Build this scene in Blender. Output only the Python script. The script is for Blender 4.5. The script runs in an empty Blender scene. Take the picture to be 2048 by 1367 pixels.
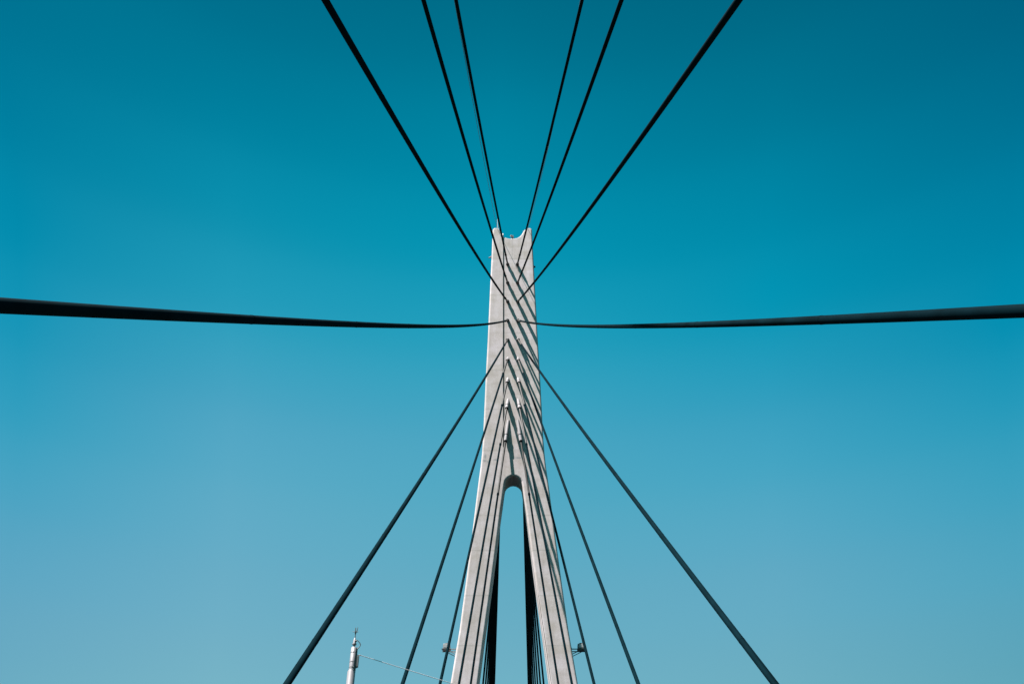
import bpy, bmesh, math, random
from mathutils import Vector, Matrix

# ------------------------------------------------------------------ camera, sky, sun, exposure
sc = bpy.context.scene
col = sc.collection
random.seed(4)

F_PX = 1966.39
cam_d = bpy.data.cameras.new("camera")
cam = bpy.data.objects.new("camera", cam_d)
col.objects.link(cam)
cam_d.sensor_width = 36.0
cam_d.lens = F_PX / 2048 * 36.0
cam_d.clip_end = 30000
cr = Vector((0.99998949, -0.00381824, -0.00253707))
cu = Vector((-0.00057162, -0.65296123, 0.75739112))
cf = Vector((0.00454851, 0.75738171, 0.65295655))
m = Matrix(((cr.x, cu.x, -cf.x), (cr.y, cu.y, -cf.y), (cr.z, cu.z, -cf.z))).to_4x4()
m.translation = Vector((-0.5, -70.376, 1.5856))
cam.matrix_world = m
sc.camera = cam

SUN_LX, SUN_LZ = 1.83, 4.4                       # light travels +y (towards the pylon face), +x, -z
sun_dir = Vector((-SUN_LX, -1.0, SUN_LZ)).normalized()
sun_el = math.asin(sun_dir.z)
sun_rot = math.atan2(sun_dir.x, sun_dir.y)
sd = bpy.data.lights.new("sun", 'SUN')
sd.energy = 4.6
sd.angle = math.radians(0.5)
sd.color = (1.0, 0.925, 0.905)
sun = bpy.data.objects.new("sun", sd)
col.objects.link(sun)
sun.location = (-40, -40, 120)
sun.rotation_euler = sun_dir.to_track_quat('Z', 'Y').to_euler()

w = bpy.data.worlds.new("World")
sc.world = w
w.use_nodes = True
nt = w.node_tree
nt.nodes.clear()
wo = nt.nodes.new('ShaderNodeOutputWorld')
bg = nt.nodes.new('ShaderNodeBackground')
bg.inputs['Strength'].default_value = 0.1
sky = nt.nodes.new('ShaderNodeTexSky')
sky.sky_type = 'NISHITA'
sky.sun_disc = False
sky.sun_elevation = sun_el
sky.sun_rotation = sun_rot
# clear-air colour grade of the sky by direction: five elevation ramps from west to east
TINT = {
    'A': [(0.0, (0.1904, 0.3433, 0.2807)), (0.2, (0.1904, 0.3433, 0.2807)), (0.34, (0.1881, 0.3492, 0.2892)), (0.4, (0.172, 0.364, 0.3102)), (0.46, (0.1255, 0.3713, 0.3229)), (0.52, (0.0671, 0.3658, 0.3234)), (0.58, (0.024, 0.3353, 0.3074)), (0.64, (0.0047, 0.2965, 0.2778)), (0.7, (0.0007, 0.2434, 0.2354)), (0.76, (0.0, 0.1832, 0.1855)), (0.82, (0.0, 0.1462, 0.1537)), (0.88, (0.0, 0.1462, 0.1537)), (1.0, (0.0, 0.1462, 0.1537))],
    'L': [(0.0, (0.2609, 0.4166, 0.3172)), (0.2, (0.2609, 0.4166, 0.3172)), (0.34, (0.2609, 0.4166, 0.3172)), (0.4, (0.2469, 0.4265, 0.3368)), (0.46, (0.2205, 0.4416, 0.3565)), (0.52, (0.1827, 0.4518, 0.3696)), (0.58, (0.1286, 0.4362, 0.3678)), (0.64, (0.0509, 0.4082, 0.3493)), (0.7, (0.0141, 0.3535, 0.3102)), (0.76, (0.0022, 0.277, 0.2537)), (0.82, (0.0, 0.1921, 0.1881)), (0.88, (0.0, 0.1499, 0.1537)), (1.0, (0.0, 0.1499, 0.1537))],
    'C': [(0.0, (0.2529, 0.4347, 0.3346)), (0.2, (0.2529, 0.4347, 0.3346)), (0.34, (0.2529, 0.4347, 0.3346)), (0.4, (0.2425, 0.4461, 0.3468)), (0.46, (0.2151, 0.4677, 0.3674)), (0.52, (0.1746, 0.4884, 0.387)), (0.58, (0.1313, 0.4854, 0.3961)), (0.64, (0.0563, 0.4725, 0.3909)), (0.7, (0.0114, 0.4306, 0.3634)), (0.76, (0.0, 0.3599, 0.3126)), (0.82, (0.0, 0.2703, 0.2444)), (0.88, (0.0, 0.1787, 0.1706)), (1.0, (0.0, 0.1758, 0.1683))],
    'R': [(0.0, (0.2358, 0.4133, 0.3168)), (0.2, (0.2358, 0.4133, 0.3168)), (0.34, (0.2358, 0.4133, 0.3168)), (0.4, (0.229, 0.4432, 0.3517)), (0.46, (0.2058, 0.4716, 0.384)), (0.52, (0.1421, 0.4886, 0.4049)), (0.58, (0.0785, 0.4738, 0.4055)), (0.64, (0.0143, 0.4449, 0.3854)), (0.7, (0.0008, 0.3888, 0.3419)), (0.76, (0.0, 0.3115, 0.2799)), (0.82, (0.0, 0.2253, 0.209)), (0.88, (0.0, 0.1769, 0.1683)), (1.0, (0.0, 0.1769, 0.1683))],
    'E': [(0.0, (0.1694, 0.3391, 0.2672)), (0.2, (0.1694, 0.3391, 0.2672)), (0.34, (0.1673, 0.3595, 0.2875)), (0.4, (0.1531, 0.4051, 0.3346)), (0.46, (0.1118, 0.4339, 0.3678)), (0.52, (0.0584, 0.4384, 0.3803)), (0.58, (0.0114, 0.4041, 0.3657)), (0.64, (0.0, 0.3543, 0.3289)), (0.7, (0.0, 0.2858, 0.2738)), (0.76, (0.0, 0.2104, 0.2099)), (0.82, (0.0, 0.1685, 0.1729)), (0.88, (0.0, 0.1685, 0.1729)), (1.0, (0.0, 0.1685, 0.1729))],
}

tc = nt.nodes.new('ShaderNodeTexCoord')
sep = nt.nodes.new('ShaderNodeSeparateXYZ')
nt.links.new(tc.outputs['Generated'], sep.inputs[0])


def sky_ramp(stops):
    rp = nt.nodes.new('ShaderNodeValToRGB')
    rp.color_ramp.interpolation = 'CARDINAL'
    el = rp.color_ramp.elements
    while len(el) < len(stops):
        el.new(0.5)
    for e, (p, c) in zip(el, stops):
        e.position = p
        e.color = (*c, 1)
    nt.links.new(sep.outputs['Z'], rp.inputs['Fac'])
    return rp.outputs['Color']


def sky_mix(a, b_, fac=None, mode='MIX'):
    x = nt.nodes.new('ShaderNodeMix')
    x.data_type = 'RGBA'
    x.blend_type = mode
    x.inputs['Factor'].default_value = 1.0
    if fac is not None:
        nt.links.new(fac, x.inputs['Factor'])
    nt.links.new(a, x.inputs['A'])
    nt.links.new(b_, x.inputs['B'])
    return x.outputs['Result']


def sky_side(x0, x1):
    mr = nt.nodes.new('ShaderNodeMapRange')
    mr.inputs['From Min'].default_value = x0
    mr.inputs['From Max'].default_value = x1
    nt.links.new(sep.outputs['X'], mr.inputs['Value'])
    return mr.outputs['Result']


SKY_X = [-0.442, -0.27, -0.007, 0.257, 0.451]
tint = sky_ramp(TINT['A'])
for k_, nm_ in enumerate('LCRE'):
    tint = sky_mix(tint, sky_ramp(TINT[nm_]), sky_side(SKY_X[k_], SKY_X[k_ + 1]))
nt.links.new(sky_mix(sky.outputs['Color'], tint, None, 'MULTIPLY'), bg.inputs['Color'])
nt.links.new(bg.outputs[0], wo.inputs[0])

vs = sc.view_settings
vs.view_transform = 'Standard'
vs.look = 'None'
vs.exposure = 2.1
vs.gamma = 1.0
vs.use_curve_mapping = False
sc.cycles.max_bounces = 6
sc.cycles.caustics_reflective = False
sc.cycles.caustics_refractive = False


# ------------------------------------------------------------------ materials
def material(name, base, rough=0.6, metallic=0.0, var=0.0, vscale=3.0, bump=0.0, bscale=20.0, spec=0.5):
    mt = bpy.data.materials.new(name)
    mt.use_nodes = True
    n = mt.node_tree
    b = n.nodes['Principled BSDF']
    b.inputs['Roughness'].default_value = rough
    b.inputs['Metallic'].default_value = metallic
    b.inputs['Specular IOR Level'].default_value = spec
    b.inputs['Base Color'].default_value = (*base, 1)
    if var or bump:
        t = n.nodes.new('ShaderNodeTexCoord')
    if var:
        no = n.nodes.new('ShaderNodeTexNoise')
        no.inputs['Scale'].default_value = vscale
        no.inputs['Detail'].default_value = 6
        n.links.new(t.outputs['Object'], no.inputs['Vector'])
        r = n.nodes.new('ShaderNodeValToRGB')
        r.color_ramp.elements[0].position = 0.3
        r.color_ramp.elements[1].position = 0.7
        r.color_ramp.elements[0].color = (*[c * (1 - var) for c in base], 1)
        r.color_ramp.elements[1].color = (*[min(1, c * (1 + var)) for c in base], 1)
        n.links.new(no.outputs['Fac'], r.inputs['Fac'])
        n.links.new(r.outputs['Color'], b.inputs['Base Color'])
    if bump:
        nb = n.nodes.new('ShaderNodeTexNoise')
        nb.inputs['Scale'].default_value = bscale
        nb.inputs['Detail'].default_value = 4
        n.links.new(t.outputs['Object'], nb.inputs['Vector'])
        bp = n.nodes.new('ShaderNodeBump')
        bp.inputs['Strength'].default_value = bump
        bp.inputs['Distance'].default_value = 0.02
        n.links.new(nb.outputs['Fac'], bp.inputs['Height'])
        n.links.new(bp.outputs['Normal'], b.inputs['Normal'])
    return mt


JOINTS = [73.45, 68.34, 63.42, 58.82, 54.33, 49.9, 43.5, 40.3, 36.4, 32.37, 28.2, 24, 20, 16, 12, 8, 4]


def concrete_material():
    mt = bpy.data.materials.new("cast_concrete")
    mt.use_nodes = True
    n = mt.node_tree
    L = n.links.new
    b = n.nodes['Principled BSDF']
    b.inputs['Roughness'].default_value = 0.85
    b.inputs['Specular IOR Level'].default_value = 0.25
    t = n.nodes.new('ShaderNodeTexCoord')
    sep = n.nodes.new('ShaderNodeSeparateXYZ')
    L(t.outputs['Object'], sep.inputs[0])

    def noise(scale, detail=5, vec=None, rough=0.55):
        o = n.nodes.new('ShaderNodeTexNoise')
        o.inputs['Scale'].default_value = scale
        o.inputs['Detail'].default_value = detail
        o.inputs['Roughness'].default_value = rough
        L(vec if vec else t.outputs['Object'], o.inputs['Vector'])
        return o.outputs['Fac']

    def mapping(s):
        mp = n.nodes.new('ShaderNodeMapping')
        mp.inputs['Scale'].default_value = s
        L(t.outputs['Object'], mp.inputs['Vector'])
        return mp.outputs['Vector']

    def ramp(f, p0, p1, c0, c1):
        r = n.nodes.new('ShaderNodeValToRGB')
        r.color_ramp.elements[0].position = p0
        r.color_ramp.elements[1].position = p1
        r.color_ramp.elements[0].color = (*c0, 1)
        r.color_ramp.elements[1].color = (*c1, 1)
        L(f, r.inputs['Fac'])
        return r.outputs['Color']

    def mix(a, bb, fac=1.0, mode='MULTIPLY'):
        x = n.nodes.new('ShaderNodeMix')
        x.data_type = 'RGBA'
        x.blend_type = mode
        if isinstance(fac, float):
            x.inputs['Factor'].default_value = fac
        else:
            L(fac, x.inputs['Factor'])
        for s, v in (('A', a), ('B', bb)):
            if isinstance(v, tuple):
                x.inputs[s].default_value = (*v, 1)
            else:
                L(v, x.inputs[s])
        return x.outputs['Result']

    def math_(op, a, bb=None, cc=None):
        x = n.nodes.new('ShaderNodeMath')
        x.operation = op
        for k, v in enumerate((a, bb, cc)):
            if v is None:
                continue
            if isinstance(v, (int, float)):
                x.inputs[k].default_value = v
            else:
                L(v, x.inputs[k])
        return x.outputs[0]

    height = math_('ADD', sep.outputs['Z'], -13.0)      # the shaft's own origin is 13 m under the deck
    base = ramp(noise(0.9, 6), 0.32, 0.68, (0.355, 0.328, 0.306), (0.445, 0.414, 0.422))
    streak = ramp(noise(1.0, 5, mapping((2.6, 2.6, 0.22))), 0.3, 0.7, (0.85, 0.84, 0.815), (1.03, 1.03, 1.03))
    boards = ramp(noise(1.0, 4, mapping((0.5, 0.5, 3.2))), 0.35, 0.65, (0.945, 0.945, 0.94), (1.02, 1.02, 1.02))
    fine = ramp(noise(7.0, 5, None, 0.7), 0.3, 0.7, (0.90, 0.90, 0.89), (1.04, 1.04, 1.04))
    c = mix(mix(mix(base, streak), boards), fine)
    # each lift of the pour has a slightly different grey
    vd = n.nodes.new('ShaderNodeTexWhiteNoise')
    vd.noise_dimensions = '1D'
    lift = math_('FLOOR', math_('MULTIPLY', math_('ADD', height, 0.6), 1 / 4.62))
    L(lift, vd.inputs['W'])
    c = mix(c, ramp(vd.outputs['Value'], 0.0, 1.0, (0.93, 0.925, 0.895), (1.03, 1.005, 1.03)))
    # thin joints between the lifts
    total = None
    wob = math_('MULTIPLY', math_('SUBTRACT', noise(1.2, 3), 0.5), 0.10)
    zz = math_('ADD', height, wob)
    for z in JOINTS:
        f = math_('SUBTRACT', 1.0, math_('MINIMUM', math_('MULTIPLY', math_('ABSOLUTE', math_('SUBTRACT', zz, z)), 12.0), 1.0))
        total = f if total is None else math_('MAXIMUM', total, f)
    jn = math_('MULTIPLY', total, math_('MULTIPLY', noise(1.4, 4), 1.05))
    c = mix(c, (0.22, 0.21, 0.19), jn, 'MIX')
    # centre seam of the head above the anchors
    seam = math_('SUBTRACT', 1.0, math_('MINIMUM', math_('MULTIPLY', math_('ABSOLUTE', math_('ADD', sep.outputs['X'], 0.03)), 26.0), 1.0))
    above = math_('GREATER_THAN', height, 73.3)
    c = mix(c, (0.15, 0.145, 0.13), math_('MULTIPLY', math_('MULTIPLY', seam, above), 0.75), 'MIX')
    rust = math_('SUBTRACT', 1.0, math_('MINIMUM', math_('MULTIPLY', math_('ABSOLUTE', math_('ADD', sep.outputs['X'], 0.02)), 14.0), 1.0))
    rz = math_('MULTIPLY', math_('LESS_THAN', height, 73.2), noise(0.7, 3, mapping((1, 1, 1.3))))
    c = mix(c, (0.30, 0.27, 0.19), math_('MULTIPLY', math_('MULTIPLY', rust, rz), 0.75), 'MIX')
    # small dark stains under the head
    for (sx, sz, rx, rz_) in ((-2.45, 48.85, .21, .17), (-2.2, 48.72, .13, .15), (0.42, 49.15, .42, .10), (-1.5, 48.95, .28, .09), (-2.4, 49.3, .13, .30)):
        d = math_('ADD', math_('POWER', math_('MULTIPLY', math_('SUBTRACT', sep.outputs['X'], sx), 1 / rx), 2.0),
                  math_('POWER', math_('MULTIPLY', math_('SUBTRACT', height, sz), 1 / rz_), 2.0))
        f = math_('MAXIMUM', math_('SUBTRACT', 1.0, d), 0.0)
        c = mix(c, (0.17, 0.18, 0.185), math_('MULTIPLY', f, math_('MULTIPLY', noise(5, 3), 1.8)), 'MIX')
    L(c, b.inputs['Base Color'])
    bp = n.nodes.new('ShaderNodeBump')
    bp.inputs['Strength'].default_value = 0.2
    bp.inputs['Distance'].default_value = 0.008
    L(noise(6.0, 6, None, 0.65), bp.inputs['Height'])
    L(bp.outputs['Normal'], b.inputs['Normal'])
    return mt


def water_material():
    mt = material("dark_water", (0.003, 0.006, 0.007), rough=0.12, spec=0.35)
    n = mt.node_tree
    t = n.nodes.new('ShaderNodeTexCoord')
    no = n.nodes.new('ShaderNodeTexNoise')
    no.inputs['Scale'].default_value = 0.35
    no.inputs['Detail'].default_value = 5
    n.links.new(t.outputs['Object'], no.inputs['Vector'])
    bp = n.nodes.new('ShaderNodeBump')
    bp.inputs['Strength'].default_value = 0.35
    bp.inputs['Distance'].default_value = 0.3
    n.links.new(no.outputs['Fac'], bp.inputs['Height'])
    n.links.new(bp.outputs['Normal'], n.nodes['Principled BSDF'].inputs['Normal'])
    return mt


M = dict(
    concrete=concrete_material(),
    unseen_water=water_material(),
    pipe=material("black_stay_pipe", (0.0013, 0.0076, 0.0105), 0.8, var=0.25, vscale=1.5, spec=0.006),
    guide=material("dark_grey_guide_pipe", (0.022, 0.024, 0.022), 0.55, var=0.2, vscale=3, spec=0.12),
    socket=material("galvanised_socket_steel", (0.205, 0.197, 0.203), 0.7, 0.0, var=0.12, vscale=6, spec=0.2),
    collar=material("black_rubber_collar", (0.006, 0.007, 0.008), 0.7, spec=0.08),
    ring=material("dark_steel_ring", (0.03, 0.033, 0.033), 0.6, spec=0.2),
    conduit=material("dark_conduit", (0.014, 0.019, 0.019), 0.7, spec=0.1),
    wire=material("thin_steel_wire", (0.02, 0.024, 0.026), 0.5),
    white=material("white_painted_metal", (0.175, 0.167, 0.174), 0.5, var=0.06, vscale=5),
    black=material("black_plastic", (0.012, 0.014, 0.016), 0.5),
    dark=material("dark_green_grey_metal", (0.03, 0.045, 0.045), 0.55, var=0.15, vscale=8),
    lampgrey=material("pale_grey_lamp_metal", (0.155, 0.152, 0.15), 0.5, var=0.08, vscale=5),
    rope=material("pale_insulated_wire", (0.38, 0.38, 0.39), 0.6),
    glass=material("lamp_glass", (0.25, 0.27, 0.27), 0.15),
    asphalt=material("asphalt", (0.022, 0.023, 0.024), 0.9, var=0.3, vscale=1.2, bump=0.3, bscale=40),
    steelrod=material("pale_galvanised_rod", (0.24, 0.24, 0.24), 0.5),
)


# ------------------------------------------------------------------ mesh helpers
class MB:
    """collects shapes in world coordinates, then links them as ONE mesh object"""

    def __init__(self):
        self.bm = bmesh.new()

    def tube(self, pts, rad, seg=12, cap=True, smooth=True):
        pts = [Vector(p) for p in pts]
        n = len(pts)
        if not isinstance(rad, (list, tuple)):
            rad = [rad] * n
        rings = []
        tan = [(pts[min(i + 1, n - 1)] - pts[max(i - 1, 0)]).normalized() for i in range(n)]
        ref = Vector((0, 0, 1)) if abs(tan[0].z) < 0.9 else Vector((1, 0, 0))
        nx = (ref - tan[0] * ref.dot(tan[0])).normalized()
        for i in range(n):
            t = tan[i]
            nx = (nx - t * nx.dot(t)).normalized()
            ny = t.cross(nx)
            rings.append([self.bm.verts.new(pts[i] + rad[i] * (math.cos(a) * nx + math.sin(a) * ny))
                          for a in (2 * math.pi * k / seg for k in range(seg))])
        for i in range(n - 1):
            for k in range(seg):
                f = self.bm.faces.new((rings[i][k], rings[i][(k + 1) % seg], rings[i + 1][(k + 1) % seg], rings[i + 1][k]))
                f.smooth = smooth
        if cap:
            # separate cap vertices keep the rim crisp
            for ring, rev in ((rings[0], True), (rings[-1], False)):
                vs_ = [self.bm.verts.new(v.co) for v in ring]
                self.bm.faces.new(list(reversed(vs_)) if rev else vs_)
        return self

    def box(self, c, s, rot=None, bevel=0.0):
        r = bmesh.ops.create_cube(self.bm, size=1.0)
        mt_ = Matrix.Translation(Vector(c)) @ (rot.to_4x4() if rot else Matrix.Identity(4)) @ Matrix.Diagonal((*s, 1))
        bmesh.ops.transform(self.bm, matrix=mt_, verts=r['verts'])
        if bevel:
            ed = list({e for v in r['verts'] for e in v.link_edges})
            bmesh.ops.bevel(self.bm, geom=ed, offset=bevel, segments=3, affect='EDGES', profile=0.5)
        return self

    def build(self, name, mat, parent=None, origin=None):
        bmesh.ops.recalc_face_normals(self.bm, faces=self.bm.faces[:])
        me = bpy.data.meshes.new(name)
        root = parent
        org = Vector(origin) if origin is not None else (WORLD_ORG.get(parent.name) if parent else Vector((0, 0, 0)))
        bmesh.ops.translate(self.bm, verts=self.bm.verts[:], vec=-org)
        self.bm.to_mesh(me)
        self.bm.free()
        me.materials.append(mat)
        o = bpy.data.objects.new(name, me)
        col.objects.link(o)
        if parent:
            o.parent = parent
            o.location = (0, 0, 0)
        else:
            o.location = org
        WORLD_ORG[o.name] = org
        return o


WORLD_ORG = {}


def tag(o, label=None, cat=None, group=None, kind=None):
    if label:
        o['label'] = label
    if cat:
        o['category'] = cat
    if group:
        o['group'] = group
    if kind:
        o['kind'] = kind
    return o


def thing(name, loc, label, cat, group=None):
    o = bpy.data.objects.new(name, None)
    o.empty_display_size = 0.3
    col.objects.link(o)
    o.location = loc
    WORLD_ORG[o.name] = Vector(loc)
    return tag(o, label, cat, group)


# ------------------------------------------------------------------ setting: unseen dark river added to keep upward light bounce low, bridge deck
b = MB()
r = bmesh.ops.create_grid(b.bm, x_segments=4, y_segments=4, size=9000)
bmesh.ops.translate(b.bm, verts=r['verts'], vec=(0, 0, -13))
tag(b.build("unseen_water", M['unseen_water']), kind='structure')

b = MB()
b.box((0, 30, -0.45), (10.8, 420, 0.9))
for y in [-115, -100.7, -86.5, -72.7, -59.4, -46, -32.9, -20, -7, 24.15, 42.3, 60.4, 78.6, 96.9, 115.2, 133.5, 151.8, 170.1]:
    b.box((0, y, -0.75), (12.7, 0.9, 0.5))
b.box((-5.25, 30, 0.075), (0.3, 420, 0.15))
b.box((5.25, 30, 0.075), (0.3, 420, 0.15))
tag(b.build("road_deck", M['asphalt']), kind='structure')

# ------------------------------------------------------------------ the pylon
TH = 1.8          # thickness along the bridge
RV = 0.16         # rounded vertical edges
outer = [(2.06, 77.85), (2.13, 73.9), (2.28, 67.1), (2.37, 62.6), (2.50, 57.8), (2.59, 53.1), (2.63, 51.2), (2.70, 49.6), (2.80, 48.2),
         (2.90, 47.2), (3.12, 44.7), (3.43, 41.0), (3.78, 37.2), (4.11, 33.7), (4.39, 31.5), (4.64, 29.5), (6.3, 14.6), (7.93, 0.0), (9.35, -13.2)]
inner = [(7.36, -13.2), (5.92, 0.0), (4.25, 14.8), (2.56, 30.06), (2.28, 32.65), (2.05, 34.66), (1.80, 36.74), (1.56, 38.9), (1.32, 41.14),
         (1.06, 43.7), (0.86, 45.4), (0.745, 46.45), (0.68, 46.82), (0.58, 47.02), (0.44, 47.18), (0.22, 47.32)]
notch = [(-1.56, 78.10), (-1.36, 77.92), (-1.28, 77.6), (-1.20, 77.2), (-1.05, 76.93), (-0.84, 76.72), (-0.58, 76.57), (-0.3, 76.49), (0.0, 76.47),
         (0.3, 76.51), (0.55, 76.62), (0.78, 76.83), (0.98, 77.16), (1.10, 77.5), (1.20, 77.72), (1.42, 77.98), (1.66, 78.10)]
poly = []
poly += [(-1.90, 78.10)] + notch + [(1.92, 78.10)]
poly += outer
poly += inner + [(0.0, 47.36)] + [(-x, z) for x, z in reversed(inner)]
poly += [(-x, z) for x, z in reversed(outer)]


def inset(pl, d):
    out = []
    n = len(pl)
    for i in range(n):
        p0, p1, p2 = Vector(pl[i - 1]), Vector(pl[i]), Vector(pl[(i + 1) % n])
        e1, e2 = (p1 - p0).normalized(), (p2 - p1).normalized()
        n1, n2 = Vector((e1.y, -e1.x)), Vector((e2.y, -e2.x))     # inward for clockwise order
        v = n1 + n2
        v = v / max(v.length_squared / 2, 0.5)
        q = p1 + v * d
        out.append((q.x, q.y))
    return out


b = MB()
K = 6
rings = []
for k in range(K + 1):
    a = math.pi / 2 * k / K
    rings.append((RV * (1 - math.sin(a)), RV * (1 - math.cos(a))))
levels = [(d, y) for d, y in rings] + [(d, TH - y) for d, y in reversed(rings)]
vr = []
for d, y in levels:
    vr.append([b.bm.verts.new((x, y, z)) for x, z in inset(poly, d)])
N = len(poly)
for i in range(len(vr) - 1):
    for k in range(N):
        b.bm.faces.new((vr[i][k], vr[i][(k + 1) % N], vr[i + 1][(k + 1) % N], vr[i + 1][k]))
b.bm.faces.new(vr[0])
b.bm.faces.new(list(reversed(vr[-1])))
pylon = thing("bridge_pylon", (0, 0.9, -13), "pale concrete inverted-Y bridge pylon with notched top that all the cables fan from", "bridge pylon")
b.build("pylon_shaft", M['concrete'], pylon)
b = MB()
b.tube([(-0.975, 0.1, 77.25), (-0.965, -0.02, 76.95), (-0.95, -0.025, 76.5), (-0.90, -0.025, 60), (-0.865, -0.025, 50.34)], 0.034, 10)
b.build("cable_conduit", M['conduit'], pylon)
b = MB()
b.tube([(-0.985, 0.16, 77.3), (-0.98, 0.09, 77.2), (-0.97, -0.02, 77.0), (-0.965, -0.045, 76.9)], 0.055, 10)
b.build("conduit_cap", M['steelrod'], pylon)
b = MB()
b.tube([(1.12, 0.07, 44.0), (1.40, 0.07, 41.14), (1.88, 0.06, 36.74), (2.36, 0.05, 32.65), (2.65, 0.05, 30.06), (4.32, 0.05, 14.8)], 0.034, 8)
b.build("leg_conduit", M['conduit'], pylon)

# ------------------------------------------------------------------ stay cables
ZA = [72.5574, 69.9873, 67.4614, 64.9988, 62.5871, 60.1832, 57.7271, 55.1738, 52.5255]
YN = [114.984, 100.702, 86.509, 72.723, 59.391, 46.027, 32.909, 19.957, 7.048]
YF = [170.11, 151.79, 133.469, 115.155, 96.863, 78.608, 60.405, 42.26, 24.15]
XA, XB, WD = 0.478, 0.532, 6.0
SAG = 1.19e-4
RC = 0.0785
SOCK_Y = [0.46, 0.46, 0.46, 0.46, 0.455, 0.43, 0.405, 0.385, 0.252]
GUIDE = [5.1, 5.0, 4.9, 4.15, 4.7, 5.7, 5.95, 6.6, 7.75]
RING_F = [0.42, 0.42, 0.42, 0.43, 0.45, 0.47, 0.5, 0.52, 0.58]
ORD = ["topmost", "second-highest", "third-highest", "fourth-highest", "fifth-highest", "sixth-highest", "seventh-highest", "second-lowest", "lowest"]


def cable_pt(A, B, t):
    p = A.lerp(B, t)
    Lh = abs(B.y - A.y)
    p.z -= SAG * 4 * t * (1 - t) * Lh * Lh
    return p


def near_label(i, s):
    side = "left" if s < 0 else "right"
    if i == 0:
        return f"black stay cable rising {side} of centre from the topmost anchor"
    if i == 1:
        return f"black stay cable rising {side} from the second-highest anchor to the top edge"
    if i == 2:
        return f"thick black stay cable slanting up {side} to the top edge, widest of the rising ones"
    if i == 3:
        return f"thick near-horizontal black stay cable crossing the whole {side} half of the sky"
    if i == 4:
        return f"black stay cable slanting down {side} to the bottom edge, widest of the falling ones"
    if i == 5:
        return f"black stay cable falling {side} from the sixth anchor, clear of the {side} leg"
    if i == 6:
        return f"black stay cable falling just outside the {side} leg, past the wall floodlight"
    if i == 7:
        return f"black stay cable from the second-lowest {side} anchor, running down the middle of its leg"
    return f"steep black stay cable from the lowest {side} anchor, hugging its leg's inner edge"


for s in (-1, 1):
    side = "left" if s < 0 else "right"
    for i in range(9):
        A = Vector((s * XA, 0.0, ZA[i]))
        B = Vector((s * WD, -YN[i], 0.0))
        NP = 64
        # arc length table
        tab = [cable_pt(A, B, k / 4000) for k in range(4001)]
        cum = [0.0]
        for k in range(4000):
            cum.append(cum[-1] + (tab[k + 1] - tab[k]).length)

        def at(length):
            lo, hi = 0, 4000
            while hi - lo > 1:
                md = (lo + hi) // 2
                if cum[md] > length:
                    hi = md
                else:
                    lo = md
            f = (length - cum[lo]) / (cum[hi] - cum[lo])
            return tab[lo].lerp(tab[hi], f)

        t = thing("stay_cable", B, near_label(i, s), "cable", "near stay cables fanning from the pylon front")
        tot = cum[-1]
        dir0 = (at(1.0) - A).normalized()
        ls = SOCK_Y[i] / abs(dir0.y)
        lg = GUIDE[i]
        # outer pipe
        pts = [at(lg - 0.05 + (tot - lg + 0.05) * (k / NP)) for k in range(NP + 1)]
        mb = MB().tube(pts, RC, 20)
        mb.build("cable_pipe", M['pipe'], t)
        # guide pipe between socket and first joint
        MB().tube([at(ls * 0.9 + (lg - ls * 0.9) * k / 8) for k in range(9)], RC + 0.006, 16).build("guide_pipe", M['guide'], t)
        MB().tube([at(lg - 0.09), at(lg + 0.09)], RC + 0.024, 16).build("pipe_joint", M['pipe'], t)
        # socket tube, ring and collar
        lr = ls * RING_F[i]
        so = MB()
        so.tube([A - dir0 * 0.6, A + dir0 * lr], 0.138, 20)
        so.tube([A + dir0 * lr, A + dir0 * (ls - 0.10)], 0.152, 20)
        so = so.build("anchor_socket", M['socket'], t)
        MB().tube([A + dir0 * (lr - 0.022), A + dir0 * (lr + 0.022)], 0.172, 20).build("socket_ring", M['ring'], so)
        MB().tube([A + dir0 * (ls - 0.10), A + dir0 * ls, A + dir0 * (ls + 0.02)], [0.135, 0.135, 0.105], 20).build("end_collar", M['collar'], so)
        # welded pipe joints that can be made out on the nearer part
        off = 78.05 if i != 4 else 70.7
        for k in range(-9, 12):
            q = off + 8.53 * k
            if q < lg + 8 or q > tot - 2:
                continue
            P = at(q)
            dep = (P - cam.matrix_world.translation).dot(cf)
            if 4 < dep < 48:
                MB().tube([at(q - 0.035), at(q + 0.035)], RC + 0.0035, 20).build("pipe_coupling", M['pipe'], t)

        # far side
        A2 = Vector((s * XB, TH - 0.02, ZA[i]))
        B2 = Vector((s * WD, YF[i], 0.0))
        mb = MB().tube([cable_pt(A2, B2, k / 40) for k in range(41)], RC, 12)
        names = ["innermost", "second from the innermost", "third from the innermost", "fourth from the innermost",
                 "middle one", "fourth from the leg", "third from the leg", "second from the leg", "outermost"]
        fc = mb.build("far_stay_cable", M['pipe'], None, B2)
        tag(fc, f"thin dark far-side cable seen between the legs beside the {side} leg, {names[i]}", "cable", "far stay cables behind the pylon")

# ------------------------------------------------------------------ thin wires from the horn tops
for s, xe, sg, lb in ((-1, 5.5, 2.0, "hair-thin wire running up beside the left topmost cable from the lightning rod's horn"),
                      (1, 4.5, 4.0, "hair-thin wire running up beside the right topmost cable from the plain horn")):
    A = Vector((-1.57 if s < 0 else 1.62, 0.3, 78.1))
    B = Vector((s * xe, -115, 0.0))
    pts = []
    for k in range(61):
        u = k / 60
        p = A.lerp(B, u)
        p.z -= sg * 4 * u * (1 - u)
        pts.append(p)
    o = MB().tube(pts, 0.018, 6).build("thin_wire", M['wire'], None, B)
    tag(o, lb, "wire", "thin wires beside the top cables")

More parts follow.
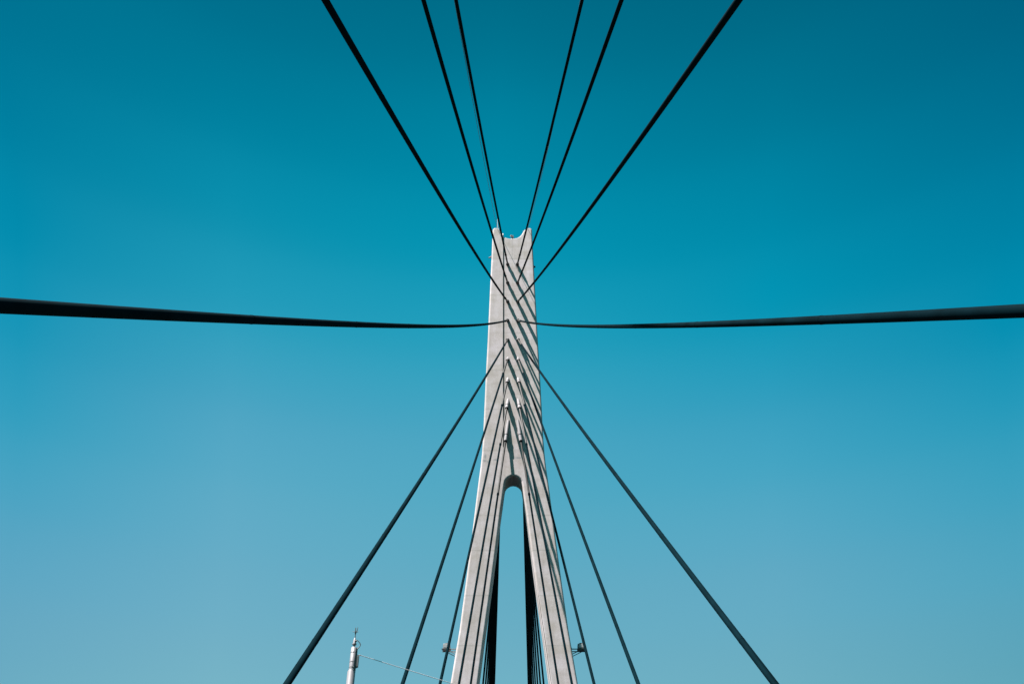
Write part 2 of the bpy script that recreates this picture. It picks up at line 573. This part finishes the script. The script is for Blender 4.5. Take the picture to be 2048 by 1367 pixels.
# ------------------------------------------------------------------ lightning rod
t = thing("lightning_rod", (-1.57, 0.35, 78.1), "pale thin lightning rod standing on the left horn of the pylon", "lightning rod")
MB().tube([(-1.57, 0.35, 78.02), (-1.57, 0.35, 79.2), (-1.575, 0.35, 79.9)], [0.028, 0.024, 0.010], 8).build("rod", M['steelrod'], t)
MB().box((-1.50, 0.35, 78.06), (0.28, 0.16, 0.05)).box((-1.30, 0.3, 77.90), (0.26, 0.1, 0.04), Matrix.Rotation(math.radians(38), 3, 'Y')).build("foot_bracket", M['dark'], t)
MB().tube([(-1.44, 0.34, 78.05), (-1.46, 0.34, 78.5), (-1.53, 0.35, 78.85)], 0.016, 6).tube([(-1.40, 0.33, 78.0), (-1.41, 0.33, 78.3)], 0.02, 6).build("brace", M['dark'], t)

# ------------------------------------------------------------------ camera on the notch
t = thing("security_camera", (-0.04, 0.3, 76.47), "small white camera with black lens standing in the pylon's top notch", "security camera")
MB().tube([(-0.02, 0.3, 76.40), (-0.02, 0.3, 76.70), (-0.02, 0.3, 76.76)], [0.15, 0.15, 0.10], 16).build("base", M['white'], t)
MB().tube([(0.04, 0.3, 76.74), (0.04, 0.3, 77.08), (0.04, 0.3, 77.18)], [0.085, 0.10, 0.06], 14).build("head", M['white'], t)
MB().tube([(0.0, 0.24, 76.96), (-0.16, 0.08, 76.96)], 0.115, 14).build("housing", M['white'], t)
MB().tube([(-0.13, 0.11, 76.96), (-0.175, 0.065, 76.96)], 0.102, 14).build("lens", M['black'], t)

# ------------------------------------------------------------------ small fittings on the flanks of the head
t = thing("small_spotlight", (-2.12, 0.5, 74.2), "small white tube spotlight tilted off the pylon head's left flank", "spotlight")
MB().tube([(-2.12, 0.5, 74.26), (-2.42, 0.42, 74.00)], 0.06, 12).build("tube", M['white'], t)
MB().tube([(-2.05, 0.5, 74.12), (-2.27, 0.47, 74.07)], 0.028, 8).box((-2.13, 0.5, 74.14), (0.05, 0.2, 0.22)).build("bracket", M['black'], t)
MB().tube([(-2.42, 0.42, 74.0), (-2.435, 0.416, 73.987)], 0.05, 12).build("glass", M['black'], t)
t = thing("small_sensor", (2.2, 0.5, 72.75), "tiny black sensor box on the pylon head's right flank", "sensor")
MB().box((2.27, 0.5, 72.78), (0.14, 0.16, 0.11), None, 0.012).build("case", M['black'], t)
MB().box((2.175, 0.5, 72.80), (0.06, 0.22, 0.22)).build("mount_plate", M['dark'], t)

# ------------------------------------------------------------------ floodlights on the legs
for s in (-1, 1):
    side = "left" if s < 0 else "right"
    lb = ("pale floodlight on a bracket off the left leg's outer side, behind a cable" if s < 0
          else "shaded grey floodlight on a bracket off the right leg's outer side")
    t = thing("floodlight", (s * 4.3, 0.95, 32.3), lb, "floodlight", "floodlights on the pylon legs")
    m1 = M['lampgrey']
    hx = 5.08
    MB().box((s * hx, 0.95, 32.66), (0.54, 0.5, 0.38), None, 0.045).build("lamp_housing", m1, t)
    MB().box((s * (hx - 0.0), 0.95, 32.90), (0.26, 0.26, 0.10), None, 0.02).build("cap", M['dark'], t)
    MB().box((s * hx, 0.692, 32.66), (0.40, 0.02, 0.26)).build("glass", M['glass'], t)
    br = MB()
    for yy in (0.72, 1.18):
        br.box((s * 4.85, yy, 32.41), (1.14, 0.05, 0.06))
        a = Vector((s * 5.10, yy, 32.38)); c_ = Vector((s * 4.30, yy, 31.98))
        br.tube([a, c_], 0.028, 8)
    br.box((s * 5.08, 0.95, 32.435), (0.62, 0.56, 0.03))
    br.box((s * 4.33, 0.95, 32.2), (0.05, 0.6, 0.6))
    br.build("bracket", M['lampgrey'] if s < 0 else M['dark'], t)  # right bracket darker than the left, its shade put into the colour
    MB().box((s * 5.40, 0.72, 32.41), (0.08, 0.09, 0.09)).build("end_clamp", M['black'], t)

# ------------------------------------------------------------------ white mast at the lower left
mx, my = -4.560, -45.37
t = thing("antenna_mast", (mx, my, 0.0), "white pole with antenna spikes and a hose loop at the lower left", "mast")
MB().tube([(mx, my, 0.0), (mx, my, 11.815), (mx, my, 11.845)], [0.104, 0.104, 0.09], 20).build("lower_pole", M['white'], t)
MB().tube([(mx, my, 11.725), (mx, my, 12.460), (mx, my, 12.470)], [0.0755, 0.0755, 0.066], 20).build("upper_pole", M['white'], t)
cl = MB()
for z in (12.325, 12.070, 11.925, 11.855):
    cl.tube([(mx, my, z - 0.006), (mx, my, z + 0.006)], 0.079, 20)
cl.build("clamp_bands", M['lampgrey'], t)
kb = MB()
for z in (11.925, 11.840):
    kb.box((mx + 0.035, my - 0.075, z), (0.05, 0.035, 0.03), None, 0.006)
    kb.tube([(mx + 0.02, my - 0.07, z + 0.01), (mx + 0.06, my - 0.09, z - 0.02)], 0.008, 6)
kb.build("clamp_bolts", M['dark'], t)
MB().tube([(mx, my, 12.465), (mx, my, 12.556)], 0.026, 14).build("neck", M['lampgrey'], t)
ins = MB()
ins.tube([(mx, my, 12.550), (mx, my, 12.579)], 0.056, 16)
ins.tube([(mx, my, 12.579), (mx, my, 12.602), (mx, my, 12.694), (mx, my, 12.746)], [0.046, 0.042, 0.034, 0.012], 14)
ins = ins.build("insulator", M['white'], t)
MB().tube([(mx + 0.02, my - 0.03, 12.648), (mx + 0.055, my - 0.035, 12.637)], 0.026, 10).build("gland", M['dark'], ins)
sp = MB()
sp.tube([(mx, my, 12.729), (mx, my, 12.786), (mx, my, 12.832)], [0.016, 0.012, 0.012], 8)
sp.tube([(mx, my, 12.832), (mx, my, 12.901)], [0.012, 0.026], 8)
sp.tube([(mx - 0.03, my, 12.907), (mx + 0.07, my, 12.907)], 0.009, 8)
sp.tube([(mx - 0.005, my, 12.918), (mx - 0.012, my, 13.028)], [0.016, 0.010], 8)
sp.tube([(mx + 0.03, my, 12.913), (mx + 0.045, my, 13.039)], [0.014, 0.007], 8)
sp.build("antenna_spikes", M['dark'], t)
MB().tube([(mx - 0.03, my, 12.907), (mx - 0.085, my, 12.918)], 0.006, 6).build("spike_arm", M['lampgrey'], t)
hp = []
for k in range(17):
    u = k / 16
    hp.append((mx + 0.05 + 0.105 * math.sin(math.pi * u) + 0.02 * (1 - u), my - 0.02, 12.665 - 0.27 * u))
MB().tube(hp, 0.011, 8).build("hose", M['dark'], t)
MB().box((mx + 0.088, my, 12.125), (0.026, 0.05, 0.68)).tube([(mx + 0.083, my, 11.825), (mx + 0.083, my, 3.0)], 0.011, 8).build("cable_duct", M['dark'], t)
an = MB().box((mx + 0.134, my, 12.090), (0.05, 0.08, 0.30), None, 0.006).build("antenna_box", M['dark'], t)
MB().box((mx + 0.108, my - 0.035, 12.090), (0.009, 0.02, 0.25)).build("antenna_strip", M['ring'], an)
MB().tube([(mx + 0.112, my, 11.965), (mx + 0.112, my, 11.915)], 0.016, 8).build("antenna_plug", M['dark'], an)
MB().tube([(mx + 0.06, my, 12.270), (mx + 0.165, my, 12.265)], 0.010, 8).build("wire_arm", M['dark'], t)
MB().tube([(mx + 0.15, my, 12.265), (mx + 0.18, my, 12.260), (mx + 0.215, my, 12.255)], [0.012, 0.016, 0.008], 10).build("wire_insulator", M['white'], t)

# support pole on the other edge of the deck for the span wire
px_, py_ = 5.75, -42.5
t2 = thing("support_pole", (px_, py_, 0.0), "plain white pole holding the far end of the pale span wire", "pole")
MB().tube([(px_, py_, 0.0), (px_, py_, 10.7)], [0.10, 0.085], 16).build("pole", M['white'], t2)
MB().tube([(px_, py_, 10.35), (px_ - 0.14, py_, 10.35)], 0.02, 8).build("wire_arm", M['dark'], t2)

A = Vector((mx + 0.21, my, 12.255)); B = Vector((px_ - 0.12, py_, 10.35))
wp = []
for k in range(41):
    u = k / 40
    p = A.lerp(B, u)
    p.z -= 0.03 * 4 * u * (1 - u)
    wp.append(p)
o = MB().tube(wp, 0.009, 8).build("span_wire", M['rope'], None, A)
tag(o, "pale thin wire running right from the white mast past the left leg", "wire")
